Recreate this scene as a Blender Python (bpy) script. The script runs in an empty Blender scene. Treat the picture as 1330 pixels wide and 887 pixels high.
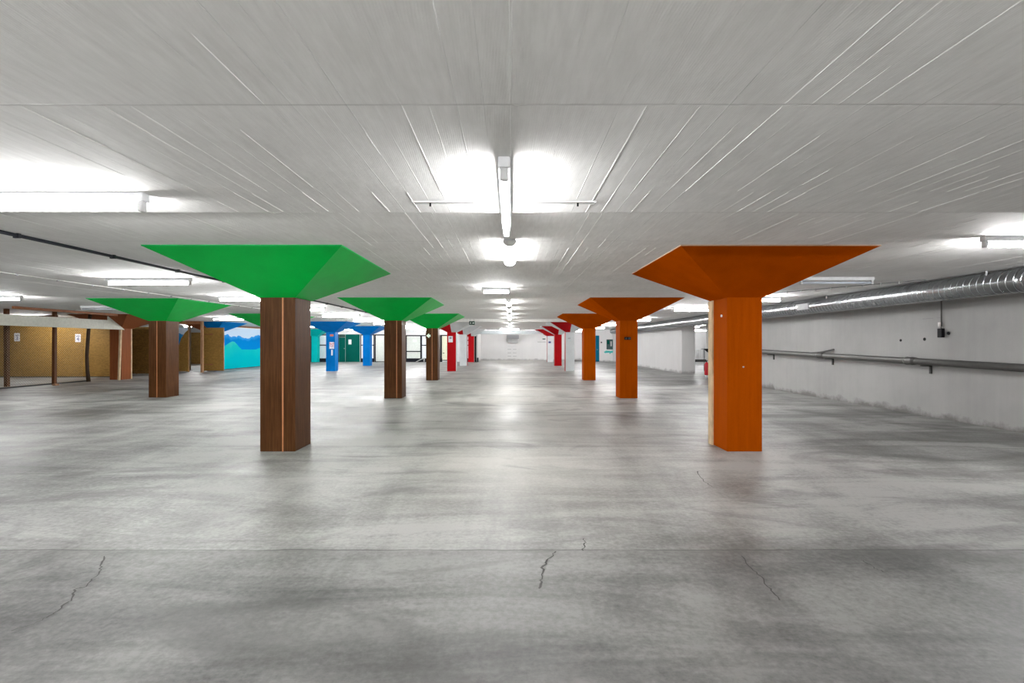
import bpy, bmesh, math, random
from mathutils import Vector, Matrix
random.seed(7)
sc = bpy.context.scene
COL = sc.collection
PI = math.pi
CAMZ, F, CX, HY = 1.468, 640.0, 663.3, 446.7
ZC, ZL = 2.64, 2.50          # ceiling height, height of the lower slab near the camera

# ---------------------------------------------------------------- materials
class NT:
    def __init__(s, name):
        s.m = bpy.data.materials.new(name); s.m.use_nodes = True
        s.t = s.m.node_tree; s.b = s.t.nodes['Principled BSDF']
    def n(s, typ, props=None, **ins):
        nd = s.t.nodes.new(typ)
        for k, v in (props or {}).items(): setattr(nd, k, v)
        for k, v in ins.items():
            key = int(k[1:]) if k[0] == 'i' and k[1:].isdigit() else k.replace('_', ' ')
            s.put(nd.inputs[key], v)
        return nd
    def put(s, sock, v):
        if isinstance(v, bpy.types.NodeSocket): s.t.links.new(v, sock)
        else: sock.default_value = v
    def co(s): return s.n('ShaderNodeTexCoord').outputs['Object']
    def mp(s, v, sc_=(1, 1, 1), rot=(0, 0, 0), loc=(0, 0, 0)):
        return s.n('ShaderNodeMapping', Vector=v, Scale=sc_, Rotation=rot, Location=loc).outputs[0]
    def noise(s, v, scale, detail=4, rough=.55, dist=0):
        return s.n('ShaderNodeTexNoise', Vector=v, Scale=scale, Detail=detail, Roughness=rough, Distortion=dist).outputs['Fac']
    def math(s, op, a, b=0.0, c=0.0, clamp=False):
        return s.n('ShaderNodeMath', dict(operation=op, use_clamp=clamp), i0=a, i1=b, i2=c).outputs[0]
    def ramp(s, fac, stops):
        nd = s.n('ShaderNodeValToRGB', Fac=fac); e = nd.color_ramp.elements
        while len(e) < len(stops): e.new(.5)
        for el, (p, c) in zip(e, stops):
            el.position = p; el.color = (*c, 1) if len(c) == 3 else c
        return nd.outputs['Color']
    def rng(s, v, a, b, c=0., d=1.):
        return s.n('ShaderNodeMapRange', Value=v, From_Min=a, From_Max=b, To_Min=c, To_Max=d).outputs[0]
    def mix(s, fac, a, b, mode='MIX'):
        nd = s.n('ShaderNodeMix', dict(data_type='RGBA', blend_type=mode))
        for i, v in ((0, fac), (6, a), (7, b)):
            if isinstance(v, tuple) and len(v) == 3: v = (*v, 1)
            s.put(nd.inputs[i], v)
        return nd.outputs[2]
    def bump(s, h, dist, strength=1.0, normal=None):
        nd = s.n('ShaderNodeBump', Height=h, Distance=dist, Strength=strength)
        if normal: s.put(nd.inputs['Normal'], normal)
        return nd.outputs[0]
    def out(s, col=None, rough=None, metal=None, normal=None, spec=None):
        for k, v in (('Base Color', col), ('Roughness', rough), ('Metallic', metal), ('Normal', normal), ('Specular IOR Level', spec)):
            if v is not None:
                if isinstance(v, tuple) and len(v) == 3: v = (*v, 1)
                s.put(s.b.inputs[k], v)
        return s.m

def paint(name, c, rough=.45, var=.10, bump=.0006, streak=False, spec=.03):
    k = NT(name); v = k.co()
    n1 = k.noise(k.mp(v, (9, 9, .6) if streak else (1.3, 1.3, 1.3)), 3 if streak else 2, 5)
    n2 = k.noise(v, 45, 3)
    f = k.math('ADD', k.math('MULTIPLY', n1, .75), k.math('MULTIPLY', n2, .25))
    d = tuple(x * (1 - 2.2 * var) for x in c); l = tuple(min(1, x * (1 + 2.2 * var)) for x in c)
    return k.out(k.ramp(f, [(.3, d), (.7, l)]), rough, normal=k.bump(n2, bump), spec=spec)

def plain(name, c, rough=.5, metal=0., spec=.5):
    k = NT(name); v = k.co(); n = k.noise(v, 14, 3)
    d = tuple(x * .93 for x in c); l = tuple(min(1, x * 1.05) for x in c)
    return k.out(k.ramp(n, [(.35, d), (.65, l)]), rough, metal, spec=spec)

def glow(name, c, s):
    k = NT(name); k.out((.8, .8, .8), .4)
    k.b.inputs['Emission Color'].default_value = (*c, 1); k.b.inputs['Emission Strength'].default_value = s
    return k.m

def floor_material():
    k = NT('worn_concrete'); v = k.co()
    big = k.noise(k.mp(v, (1, 1.25, 1)), .42, 7, .62, .6)
    sw = k.noise(k.mp(v, (.45, 2.0, 1), (0, 0, .12)), .8, 7, .66, .9)
    sw2 = k.noise(k.mp(v, (1.7, .42, 1), (0, 0, -.5)), .8, 6, .62, .6)
    fine = k.noise(v, 26, 6, .7)
    pit = k.noise(v, 95, 2, .5)
    f = k.math('ADD', k.math('MULTIPLY', big, .34), k.math('MULTIPLY', sw, .30))
    f = k.math('ADD', f, k.math('MULTIPLY', sw2, .20)); f = k.math('ADD', f, k.math('MULTIPLY', fine, .20))
    col = k.ramp(f, [(.39, (.05, .05, .047)), (.45, (.13, .13, .126)), (.51, (.25, .249, .241)), (.57, (.38, .378, .367))])
    # traffic lane worn pale and slightly warm down the middle, plus painted lamp glow
    sx = k.n('ShaderNodeSeparateXYZ', Vector=v)
    X, Y = sx.outputs[0], sx.outputs[1]
    lane = k.rng(k.math('ABSOLUTE', X), .6, 4.2, 1, 0)
    lane = k.math('MULTIPLY', lane, k.rng(Y, 3.3, 6, .1, 1))
    warm = k.noise(v, .3, 3)
    lane = k.math('MULTIPLY', lane, k.rng(warm, .3, .6, .35, 1))
    col = k.mix(k.math('MULTIPLY', lane, .5), col, (.52, .50, .45))
    # each pour between two joints has its own tone; the bay at the camera is dirtier and has shade painted in
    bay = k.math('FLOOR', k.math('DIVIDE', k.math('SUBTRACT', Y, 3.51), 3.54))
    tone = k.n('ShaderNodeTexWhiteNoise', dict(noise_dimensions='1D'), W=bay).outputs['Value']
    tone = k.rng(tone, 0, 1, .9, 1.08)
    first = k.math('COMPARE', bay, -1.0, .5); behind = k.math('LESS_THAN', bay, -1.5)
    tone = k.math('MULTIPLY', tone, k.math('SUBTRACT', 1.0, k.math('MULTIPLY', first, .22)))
    near_shade = k.math('ADD', Y, k.math('MULTIPLY', k.math('SUBTRACT', sw, .5), 2.2))  # shade painted into the floor, deeper towards the camera
    tone = k.math('MULTIPLY', tone, k.math('SUBTRACT', 1.0, k.math('MULTIPLY', first, k.rng(near_shade, 3.2, 1.9, 0, .34))))
    tone = k.math('ADD', tone, k.math('MULTIPLY', behind, 1.2))  # floor behind the camera made paler to bounce light onto the ceiling
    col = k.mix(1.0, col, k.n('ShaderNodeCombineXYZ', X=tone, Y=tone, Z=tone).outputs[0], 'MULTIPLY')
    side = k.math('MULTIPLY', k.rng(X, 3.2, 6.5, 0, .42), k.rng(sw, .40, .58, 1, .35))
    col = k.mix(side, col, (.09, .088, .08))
    # oil and tyre stains
    st = k.noise(k.mp(v, (.6, 1.3, 1), (0, 0, .25), (3.1, .7, 0)), .85, 5, .6, 1.0)
    stm = k.rng(st, .54, .68, 0, .62)
    col = k.mix(stm, col, (.075, .074, .07))
    pm = k.rng(pit, .66, .74, 0, .45)
    col = k.mix(pm, col, (.11, .108, .10))
    # sawn joints every 3.54 m
    wob = k.math('MULTIPLY', k.math('SUBTRACT', k.noise(v, 3.0, 4), .5), .05)
    yy = k.math('ADD', Y, wob)
    ph = k.math('FRACT', k.math('ADD', k.math('DIVIDE', k.math('SUBTRACT', yy, 3.51), 3.54), .5))
    dj = k.math('MULTIPLY', k.math('ABSOLUTE', k.math('SUBTRACT', ph, .5)), 3.54)
    brk = k.noise(v, 2.1, 4)
    jm = k.math('MULTIPLY', k.rng(dj, .004, .011, 1, 0), k.rng(brk, .32, .5, .25, .8))
    halo = k.math('MULTIPLY', k.rng(dj, .0, .16, 1, 0), k.rng(brk, .42, .66, 0, .42))
    col = k.mix(halo, col, (.13, .128, .12)); col = k.mix(jm, col, (.06, .058, .055))
    rough = k.rng(big, .35, .65, .40, .58)
    h = k.math('ADD', k.math('MULTIPLY', fine, .6), k.math('MULTIPLY', jm, -1.2))
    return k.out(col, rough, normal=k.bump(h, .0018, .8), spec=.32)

def ceiling_material():
    k = NT('board_marked_concrete_paint'); v = k.co()
    sx = k.n('ShaderNodeSeparateXYZ', Vector=v); X, Y = sx.outputs[0], sx.outputs[1]
    bx = k.math('FLOOR', k.math('DIVIDE', X, .118))
    by = k.math('FLOOR', k.math('DIVIDE', k.math('SUBTRACT', Y, 2.126), 1.744))
    cell = k.n('ShaderNodeCombineXYZ', X=bx, Y=by).outputs[0]
    wn = k.n('ShaderNodeTexWhiteNoise', dict(noise_dimensions='3D'), Vector=cell).outputs['Value']
    off = k.n('ShaderNodeCombineXYZ', X=k.math('MULTIPLY', wn, 30), Y=k.math('MULTIPLY', wn, 17)).outputs[0]
    vv = k.n('ShaderNodeVectorMath', dict(operation='ADD'), i0=v, i1=off).outputs[0]
    grain = k.n('ShaderNodeTexWave', dict(wave_type='RINGS', rings_direction='Z'), Vector=k.mp(vv, (5.0, 1.1, 1)), Scale=6, Distortion=3.2, Detail=3, Detail_Scale=.9).outputs['Fac']
    fibre = k.noise(k.mp(vv, (18, 2.4, 1)), 1.6, 5, .6)
    blot = k.noise(v, 1.1, 5, .6)
    fx = k.math('FRACT', k.math('DIVIDE', X, .118))
    edge = k.rng(k.math('MINIMUM', fx, k.math('SUBTRACT', 1.0, fx)), 0, .035, 1, 0)
    run = k.noise(k.mp(cell, (.37, 1, 1)), 3.7, 2)
    run2 = k.noise(k.mp(v, (9, .55, 1)), 1.3, 3)
    edge = k.math('MULTIPLY', edge, k.rng(run2, .46, .60, 0, 1))
    fy = k.math('FRACT', k.math('DIVIDE', k.math('SUBTRACT', Y, 2.126), 1.744))
    yj = k.rng(k.math('MINIMUM', fy, k.math('SUBTRACT', 1.0, fy)), 0, .006, 1, 0)
    h = k.math('ADD', k.math('MULTIPLY', wn, .9), k.math('MULTIPLY', grain, .12))
    h = k.math('ADD', h, k.math('MULTIPLY', fibre, .6))
    lump = k.noise(v, 7.5, 5, .6)
    h = k.math('ADD', h, k.math('MULTIPLY', lump, 1.5))
    h = k.math('ADD', h, k.math('MULTIPLY', edge, 1.3))
    h = k.math('ADD', h, k.math('MULTIPLY', yj, -.9))
    t = k.math('ADD', k.math('MULTIPLY', blot, .5), k.math('MULTIPLY', fibre, .5))
    col = k.ramp(t, [(.36, (.79, .78, .765)), (.62, (.92, .912, .90))])
    col = k.mix(k.math('MULTIPLY', edge, .5), col, (.93, .93, .92))
    col = k.mix(k.math('MULTIPLY', yj, .45), col, (.40, .39, .38))
    return k.out(col, .75, normal=k.bump(h, .0026, .8), spec=.2)

def wall_material(name, c=(.66, .65, .63), dirt=.8, var=.84):
    k = NT(name); v = k.co()
    sx = k.n('ShaderNodeSeparateXYZ', Vector=v); Z = sx.outputs[2]
    n = k.noise(v, .8, 6, .6); st = k.noise(k.mp(v, (3.2, 3.2, .22)), 2, 5, .6); fine = k.noise(v, 22, 5, .65)
    f = k.math('ADD', k.math('MULTIPLY', n, .74), k.math('MULTIPLY', st, .26))
    col = k.ramp(f, [(.34, tuple(x * var for x in c)), (.62, c)])
    zz = k.math('ADD', Z, k.math('MULTIPLY', k.math('SUBTRACT', k.noise(v, 2.4, 6, .7), .5), -.5))
    foot = k.rng(zz, .0, .14, dirt, 0)
    col = k.mix(foot, col, (.14, .135, .125))
    pit = k.rng(fine, .68, .76, 0, .35); col = k.mix(pit, col, (.3, .29, .28))
    return k.out(col, .7, normal=k.bump(k.math('ADD', fine, k.math('MULTIPLY', n, 2)), .003, .6), spec=.25)

def osb(name, c=(.30, .19, .065), dark=.62):
    k = NT(name); v = k.co()
    vo = k.n('ShaderNodeTexVoronoi', Vector=k.mp(v, (14, 14, 34)), Scale=1.0)
    g = k.n('ShaderNodeSeparateColor', Color=vo.outputs['Color']).outputs[0]
    n = k.noise(v, 1.2, 5)
    f = k.math('ADD', k.math('MULTIPLY', g, .42), k.math('MULTIPLY', n, .58))
    return k.out(k.ramp(f, [(.25, tuple(x * dark for x in c)), (.72, tuple(x * 1.15 for x in c))]), .65, normal=k.bump(g, .001, .5), spec=.2)

def wood(name, c, streak=(14, 14, 1.2)):
    k = NT(name); v = k.co()
    n = k.noise(k.mp(v, streak), 2.2, 6, .6, .8)
    kn = k.noise(v, 7, 2)
    f = k.math('ADD', k.math('MULTIPLY', n, .7), k.math('MULTIPLY', kn, .3))
    return k.out(k.ramp(f, [(.32, tuple(x * .55 for x in c)), (.66, tuple(x * 1.25 for x in c))]), .6, normal=k.bump(n, .002, .6), spec=.25)

def brown_paint():
    k = NT('brown_trunk_paint'); v = k.co()
    n = k.noise(k.mp(v, (26, 26, .9)), 2.0, 7, .65, .5); big = k.noise(v, 1.7, 4)
    f = k.math('ADD', k.math('MULTIPLY', n, .7), k.math('MULTIPLY', big, .3))
    col = k.ramp(f, [(.34, (.042, .015, .004)), (.5, (.070, .027, .009)), (.66, (.112, .048, .018))])
    return k.out(col, .38, normal=k.bump(n, .0012, .7), spec=.06)

M = dict(
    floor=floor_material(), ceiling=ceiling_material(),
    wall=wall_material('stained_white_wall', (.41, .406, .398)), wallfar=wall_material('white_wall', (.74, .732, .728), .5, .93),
    shop=plain('white_panel', (.66, .67, .68), .35), crack=plain('crack_dark', (.07, .068, .064), .9),  # crack is the dark tone of the floor cracks
    brown=brown_paint(), green=paint('green_canopy_paint', (.001, .40, .052), .34, .05, spec=.1),
    greenlip=paint('green_lip_paint', (.02, .48, .13), .35, .06),
    orange=paint('orange_paint', (.34, .058, .0004), .6, .05, streak=True, spec=.01), orangecap=paint('orange_cap_paint', (.345, .054, .0004), .8, .06, spec=0),
    lip=plain('chipped_lip', (.62, .42, .30), .6),
    cream=wood('cream_strip', (.70, .52, .32)), seam=plain('orange_seam', (.48, .19, .065), .5),
    red=paint('red_paint', (.41, .006, .009), .35, .05), whitecol=paint('white_column_paint', (.66, .69, .70), .4, .04),
    blue=paint('blue_paint', (.001, .15, .47), .38, .07), teal=paint('teal_paint', (.002, .52, .50), .4, .05),
    terra=paint('terracotta_paint', (.25, .080, .030), .45, .08, streak=True),
    steel=plain('white_enamel', (.74, .75, .77), .35), grey=plain('grey_metal', (.28, .29, .30), .4, .6),
    holder=plain('lamp_holder', (.6, .6, .6), .5), off=plain('unlit_tube', (.62, .67, .76), .25),
    galv=NT('galvanised_spiral').out((.40, .415, .43), .24, 1.0), galv2=plain('galvanised_seam', (.45, .465, .48), .3, 1.0),
    iron=plain('grey_drain_iron', (.105, .103, .098), .42, .3), irond=plain('dark_bracket', (.05, .05, .048), .5, .4),
    black=plain('black', (.010, .010, .012), .6, 0, .12), dark=plain('dark_conduit', (.02, .022, .032), .5),
    white=plain('white_plastic', (.78, .78, .76), .4), paper=plain('paper', (.80, .81, .86), .6),
    ink=plain('blue_ink', (.03, .04, .22), .6), greyink=plain('grey_ink', (.25, .26, .34), .6),
    redink=plain('red_print', (.62, .06, .06), .5), osb=osb('chipboard', (.30, .17, .042), .78), osbshade=osb('shaded_chipboard', (.22, .12, .03)),  # second chipboard is a darker copy with shade put into its colour
    post=wood('brown_timber', (.12, .043, .014)), pale=wood('pale_timber', (.42, .235, .13)),
    bark=wood('dark_log', (.058, .034, .018)), fascia=plain('fascia_board', (.60, .60, .52), .55),
    wire=plain('fence_wire', (.34, .30, .22), .45, .4), beam=wood('rust_beam', (.30, .12, .05), (1.5, 14, 14)),
    greendoor=paint('dark_green_door', (.001, .075, .058), .4, .05), creamdoor=plain('cream_door', (.70, .70, .52), .4),
    tealdoor=paint('petrol_door', (.006, .12, .20), .4, .05), frame=plain('black_frame', (.008, .009, .014), .5, 0, .12),
    pane=plain('blind_pane', (.66, .69, .64), .18), pane2=plain('frosted_pane', (.74, .76, .80), .22),
    exred=plain('extinguisher_red', (.55, .008, .02), .25), exit=plain('exit_green', (.010, .05, .035), .4),
    exitlit=glow('lit_arrow', (.45, 1.0, .45), .25), purple=plain('violet_sign', (.05, .03, .25), .45),
    orangesign=plain('orange_sign', (.65, .16, .05), .45), duct=plain('pale_blue_beam', (.62, .68, .70), .5),
    boxd=plain('grey_vent_box', (.28, .28, .29), .5), boxl=plain('light_grey_vent_box', (.45, .45, .45), .5),
    posterd=plain('poster_dark', (.035, .08, .08), .4), sprayteal=plain('spray_teal', (.05, .50, .48), .5),
    tubeworn=glow('lit_tube_worn', (1, 1, 1), 92), tubedim=glow('lit_tube_old', (1, 1, 1), 62), tubesoft=glow('lit_tube_dimmer', (1, 1, 1), 175), tube=glow('lit_tube', (1.0, 1.0, 1.0), 195), diff=glow('lit_diffuser', (1.0, 1.0, .99), 46),
)
EM = M['tube']

def mural_material(name, c, c2):
    k = NT(name); v = k.co(); Z = k.n('ShaderNodeSeparateXYZ', Vector=v).outputs[2]
    n = k.noise(k.mp(v, (.8, .8, .5)), 1.4, 3, .5)
    g = k.math('ADD', k.math('MULTIPLY', Z, .42), k.math('MULTIPLY', n, .35))
    return k, g
k, g = mural_material('mural_sky', 0, 0)
M['sky'] = k.out(k.ramp(g, [(.90, (.003, .22, .58)), (1.04, (.05, .33, .72)), (1.34, (.62, .76, .90))]), .9, spec=0)
k, g = mural_material('mural_hill', 0, 0)
M['hill'] = k.out(k.ramp(g, [(.45, (.002, .44, .48)), (.75, (.012, .50, .48)), (.98, (.08, .52, .43))]), .9, spec=0)

# ---------------------------------------------------------------- mesh helpers
class MB:
    def __init__(s): s.bm = bmesh.new()
    def _merge(s, t, mi=0):
        for f in t.faces: f.material_index = mi
        me = bpy.data.meshes.new('t'); t.to_mesh(me); t.free(); s.bm.from_mesh(me); bpy.data.meshes.remove(me); return s
    def box(s, x0, x1, y0, y1, z0, z1, bev=0, mi=0, rot=None):
        t = bmesh.new(); bmesh.ops.create_cube(t, size=1)
        for v in t.verts: v.co = Vector((x0 + (v.co.x + .5) * (x1 - x0), y0 + (v.co.y + .5) * (y1 - y0), z0 + (v.co.z + .5) * (z1 - z0)))
        if bev: bmesh.ops.bevel(t, geom=t.edges[:], offset=bev, segments=2, affect='EDGES', profile=.5)
        if rot: bmesh.ops.transform(t, matrix=rot, verts=t.verts)
        return s._merge(t, mi)
    def tube(s, pts, r, seg=12, mi=0, cap=True):
        pts = [Vector(p) for p in pts]; t = bmesh.new(); rings = []
        rs = r if isinstance(r, (list, tuple)) else [r] * len(pts)
        for i, p in enumerate(pts):
            d = (pts[min(i + 1, len(pts) - 1)] - pts[max(i - 1, 0)]).normalized()
            up = Vector((0, 0, 1)) if abs(d.z) < .9 else Vector((1, 0, 0))
            a = d.cross(up).normalized(); b = d.cross(a).normalized()
            rings.append([t.verts.new(p + (a * math.cos(2 * PI * j / seg) + b * math.sin(2 * PI * j / seg)) * rs[i]) for j in range(seg)])
        for A, B in zip(rings, rings[1:]):
            for j in range(seg): t.faces.new((A[j], A[(j + 1) % seg], B[(j + 1) % seg], B[j])).smooth = True
        if cap: t.faces.new(rings[0][::-1]); t.faces.new(rings[-1])
        bmesh.ops.recalc_face_normals(t, faces=t.faces[:])
        return s._merge(t, mi)
    def lathe(s, prof, c=(0, 0, 0), seg=20, mi=0):
        t = bmesh.new(); rings = []
        for r, z in prof: rings.append([t.verts.new((c[0] + r * math.cos(2 * PI * j / seg), c[1] + r * math.sin(2 * PI * j / seg), c[2] + z)) for j in range(seg)])
        for A, B in zip(rings, rings[1:]):
            for j in range(seg): t.faces.new((A[j], A[(j + 1) % seg], B[(j + 1) % seg], B[j])).smooth = True
        t.faces.new(rings[0][::-1]); t.faces.new(rings[-1]); bmesh.ops.recalc_face_normals(t, faces=t.faces[:])
        return s._merge(t, mi)
    def prism(s, poly, axis, a, b, mi=0):
        """poly: 2-D points in the two other axes; extruded along axis from a to b"""
        t = bmesh.new()
        def P(u, w, h): return {'x': (h, u, w), 'y': (u, h, w), 'z': (u, w, h)}[axis]
        A = [t.verts.new(P(u, w, a)) for u, w in poly]; B = [t.verts.new(P(u, w, b)) for u, w in poly]
        t.faces.new(A); t.faces.new(B[::-1]); n = len(poly)
        for i in range(n): t.faces.new((A[i], B[i], B[(i + 1) % n], A[(i + 1) % n]))
        bmesh.ops.recalc_face_normals(t, faces=t.faces[:])
        return s._merge(t, mi)
    def faces(s, vs, fs, mis=None):
        t = bmesh.new(); V = [t.verts.new(v) for v in vs]
        for i, f in enumerate(fs): t.faces.new([V[j] for j in f]).material_index = (mis[i] if mis else 0)
        bmesh.ops.recalc_face_normals(t, faces=t.faces[:])
        me = bpy.data.meshes.new('t'); t.to_mesh(me); t.free(); s.bm.from_mesh(me); bpy.data.meshes.remove(me); return s
    def build(s, name, mats, parent=None):
        me = bpy.data.meshes.new(name); s.bm.to_mesh(me); s.bm.free()
        for m in (mats if isinstance(mats, (list, tuple)) else [mats]): me.materials.append(m)
        o = bpy.data.objects.new(name, me); COL.objects.link(o)
        if parent: o.parent = parent
        return o

def tag(o, label, cat, group=None):
    o['label'] = label; o['category'] = cat
    if group: o['group'] = group
    return o
def thing(name, label, cat, loc=(0, 0, 0), rz=0, group=None):
    o = bpy.data.objects.new(name, None); COL.objects.link(o); o.location = loc; o.rotation_euler = (0, 0, rz); o.empty_display_size = .2
    return tag(o, label, cat, group)
def struct(o): o['kind'] = 'structure'; return o
def recenter(o, p):
    """move a mesh object's origin to p without moving its shape"""
    p = Vector(p); o.data.transform(Matrix.Translation(-p)); o.location = p; return o
def copy_tree(o, parent=None):
    c = o.copy(); COL.objects.link(c)
    if parent: c.parent = parent
    for ch in list(o.children): copy_tree(ch, c)
    return c
def text_mesh(name, body, size, mat, parent, loc, rot=(PI / 2, 0, 0)):
    cu = bpy.data.curves.new(name, 'FONT'); cu.body = body; cu.size = size; cu.align_x = 'CENTER'; cu.align_y = 'CENTER'; cu.extrude = .001
    tmp = bpy.data.objects.new('tmp_text', cu); COL.objects.link(tmp)
    dg = bpy.context.evaluated_depsgraph_get(); me = bpy.data.meshes.new_from_object(tmp.evaluated_get(dg))
    bpy.data.objects.remove(tmp); me.materials.clear(); me.materials.append(mat)
    o = bpy.data.objects.new(name, me); COL.objects.link(o); o.parent = parent; o.location = loc; o.rotation_euler = rot
    return o
def X(px, Y): return (px - CX) / F * Y
def Z(py, Y): return CAMZ - (py - HY) / F * Y
def FY(py): return F * CAMZ / (py - HY)

# ---------------------------------------------------------------- room shell
m = MB(); m.box(-24.8, 20.5, -9.3, 46, -.25, 0)
def crack(pts, w):
    P = [Vector((X(a, FY(b)), FY(b), .003)) for a, b in pts]; Q = []
    for p, q in zip(P, P[1:]):
        for i in range(5):
            u = p.lerp(q, i / 5)
            Q.append(u + Vector((random.uniform(-.010, .010), random.uniform(-.010, .010), 0)))
    Q.append(P[-1]); vs = []; fs = []
    for i, p in enumerate(Q):
        d = (Q[min(i + 1, len(Q) - 1)] - Q[max(i - 1, 0)]).normalized(); n = Vector((-d.y, d.x, 0)) * w * 1.5 * random.uniform(.4, 1.2)
        vs += [p + n, p - n]
        if i: fs.append((2 * i - 2, 2 * i - 1, 2 * i + 1, 2 * i))
    m.faces(vs, fs, [1] * len(fs))
crack([(137, 722), (133, 735), (128, 745), (112, 762), (97, 766), (92, 780), (75, 793), (60, 803)], .0035)
crack([(60, 803), (40, 812), (15, 820)], .002)
crack([(723, 716), (713, 726), (705, 738), (703, 752), (700, 765)], .0045)
crack([(757, 716), (760, 706), (758, 700)], .003)
crack([(962, 722), (975, 738), (990, 752), (1002, 768), (1013, 780)], .0028)
crack([(905, 612), (915, 626), (925, 632)], .003)
crack([(1120, 728), (1135, 738), (1150, 744)], .002)
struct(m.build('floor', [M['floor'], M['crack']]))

m = MB()
m.box(-24.8, 8.7, -9.3, 3.87, ZL, 2.95)
# thin fins of concrete left between the shuttering boards
def fins(y0, y1, z, x0, x1, n):
    for i in range(n):
        x = round(random.uniform(x0, x1) / .118) * .118 + random.uniform(-.004, .004)
        L = random.choice([.3, .5, .9, 1.4, y1 - y0]); L = min(L, y1 - y0); a = random.choice([y0, y1 - L, random.uniform(y0, y1 - L)])
        w = random.uniform(.0015, .0032); h = random.uniform(.001, .0032); s = random.uniform(-1, 1)
        m.faces([(x - w, a, z), (x + w, a, z), (x + s * w * .7, a + .03, z - h), (x - w, a + L, z), (x + w, a + L, z), (x + s * w * .7, a + L - .03, z - h)],
                [(0, 2, 5, 3), (2, 1, 4, 5), (0, 1, 2), (3, 5, 4)])
fins(.6, 2.126, ZL, -5, 5, 40); fins(2.126, 3.34, ZL, -6, 6, 70); fins(3.34, 3.86, ZL, -6, 6, 45)
struct(m.build('ceiling', M['ceiling']))
m = MB(); m.box(-24.8, 20.5, 3.87, 46, ZC, 2.95)
fins(3.9, 6.0, ZC, -8, 8, 60); fins(6.0, 7.9, ZC, -9, 9 - 1, 70); fins(7.9, 11.5, ZC, -12, 8, 80)
ceil = struct(m.build('ceiling', M['ceiling']))

m = MB(); m.box(8.45, 8.75, -9.3, 21.3, 0, ZC + .1)
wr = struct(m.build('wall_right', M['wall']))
for px, py, r in ((1170, 442, .028), (1201, 440.5, .033)):
    Yh = F * 8.45 / (px - CX); MB().tube([(8.452, Yh, Z(py, Yh)), (8.444, Yh, Z(py, Yh))], r, 14).build('hole', M['black'], wr)
Ys = F * 8.45 / (1205 - CX)
MB().box(8.446, 8.451, Ys - .12, Ys + .12, Z(414.2, Ys), Z(413.4, Ys)).box(8.446, 8.451, Ys - .34, Ys - .22, Z(414, Ys), Z(413.3, Ys)).build('scrape', M['boxd'], wr)
m = MB(); m.box(8.5, 8.8, 25.0, 45.2, 0, ZC + .1).box(8.5, 9.17, 24.5, 25.0, 0, ZC + .1, .01); 
struct(m.build('wall_right_far', M['wallfar']))
struct(MB().box(8.75, 20.5, 21.0, 21.3, 0, ZC + .1).box(20.2, 20.5, 21.3, 42, 0, ZC + .1).box(8.8, 20.5, 42, 42.3, 0, ZC + .1).build('wall_side_room', M['wallfar']))
struct(MB().box(-2.7, 8.5, 45, 45.3, 0, ZC + .1).box(6.95, 8.5, 41, 45, 0, ZC + .1).build('wall_back', M['wallfar']))
struct(MB().box(-24.8, -2.7, 40.2, 40.5, 0, ZC + .1).box(-2.85, -2.7, 40.5, 45, 0, ZC + .1).build('wall_back_left', M['wallfar']))
struct(MB().box(-24.8, -24.5, -9.3, 40.5, 0, ZC + .1).build('wall_left', M['wall']))
struct(MB().box(-24.8, 8.75, -9.6, -9.3, 0, ZC + .1).build('wall_behind', M['wall']))
struct(MB().box(-2.68, 3.35, 39.6, 40.0, 2.27, 2.53, .01).build('trim_1', M['duct']))
struct(MB().box(-4.4, 4.4, 23.2, 23.5, 2.515, ZC + .05).build('trim_2', M['ceiling']))

# ---------------------------------------------------------------- mushroom columns
W, D, ZT, CW = .48, .56, 2.105, 1.18
def column(cx, cy, label, shaft, cap, lip, side=None, capalt=None, seam=None, strip=0):
    t = thing('mushroom_column', label, 'column', (cx, cy, 0))
    w, d, c = W / 2, D / 2, .035
    # plan with small chamfers at the rear corners
    plan = [(-w, -d), (w, -d), (w, d - c), (w - c, d), (-w + c, d), (-w, d - c)]
    n = len(plan); vs = [(x, y, 0) for x, y in plan] + [(x, y, ZT) for x, y in plan]
    fs = [(i, (i + 1) % n, n + (i + 1) % n, n + i) for i in range(n)] + [tuple(range(n)), tuple(range(n, 2 * n))]
    sh = MB().faces(vs, fs, [0, 1, 1, 0, 1, 1, 0, 0]).build('shaft', [shaft, side or shaft], t)
    b = sh.modifiers.new('bevel', 'BEVEL'); b.width = .008; b.segments = 2; b.limit_method = 'ANGLE'
    zt = ZC - .014; a = w + .006; e = d + .006
    lo = [(-a, -e), (0, -e), (a, -e), (a, e), (0, e), (-a, e)]; hi = [(-CW, -CW), (0, -CW), (CW, -CW), (CW, CW), (0, CW), (-CW, CW)]
    vs = [(x, y, ZT - .004) for x, y in lo] + [(x, y, zt) for x, y in hi]
    fs = [(i, (i + 1) % 6, 6 + (i + 1) % 6, 6 + i) for i in range(6)] + [tuple(range(6)), tuple(range(6, 12))]
    MB().faces(vs, fs, [0, 1, 1, 1, 1, 1, 0, 0]).build('capital', [cap, capalt or cap], t)
    MB().box(-CW - .004, CW + .004, -CW - .004, CW + .004, zt, ZC + .004).build('capital_lip', lip, t)
    if seam is not None:
        x = -w + seam * W; MB().box(x - .009, x + .009, -d - .003, -d + .01, .0, ZT - .006).build('seam_strip', M['seam'], t)
    if strip:
        s = -1 if cx > 0 else 1
        MB().box(s * (w - .03), s * (w + strip * .2), d - strip, d + .01, 0, ZT - .01, .004).build('corner_strip', M['cream'], t)
    return t
YC = [7.0 + 6.59 * i for i in range(6)]
AX, RX, BX, CXX = -3.18, 3.19, -9.69, -16.2
column(AX, YC[0], 'brown column with bright green flared top, nearest the camera', M['brown'], M['green'], M['greenlip'], seam=.65)
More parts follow.
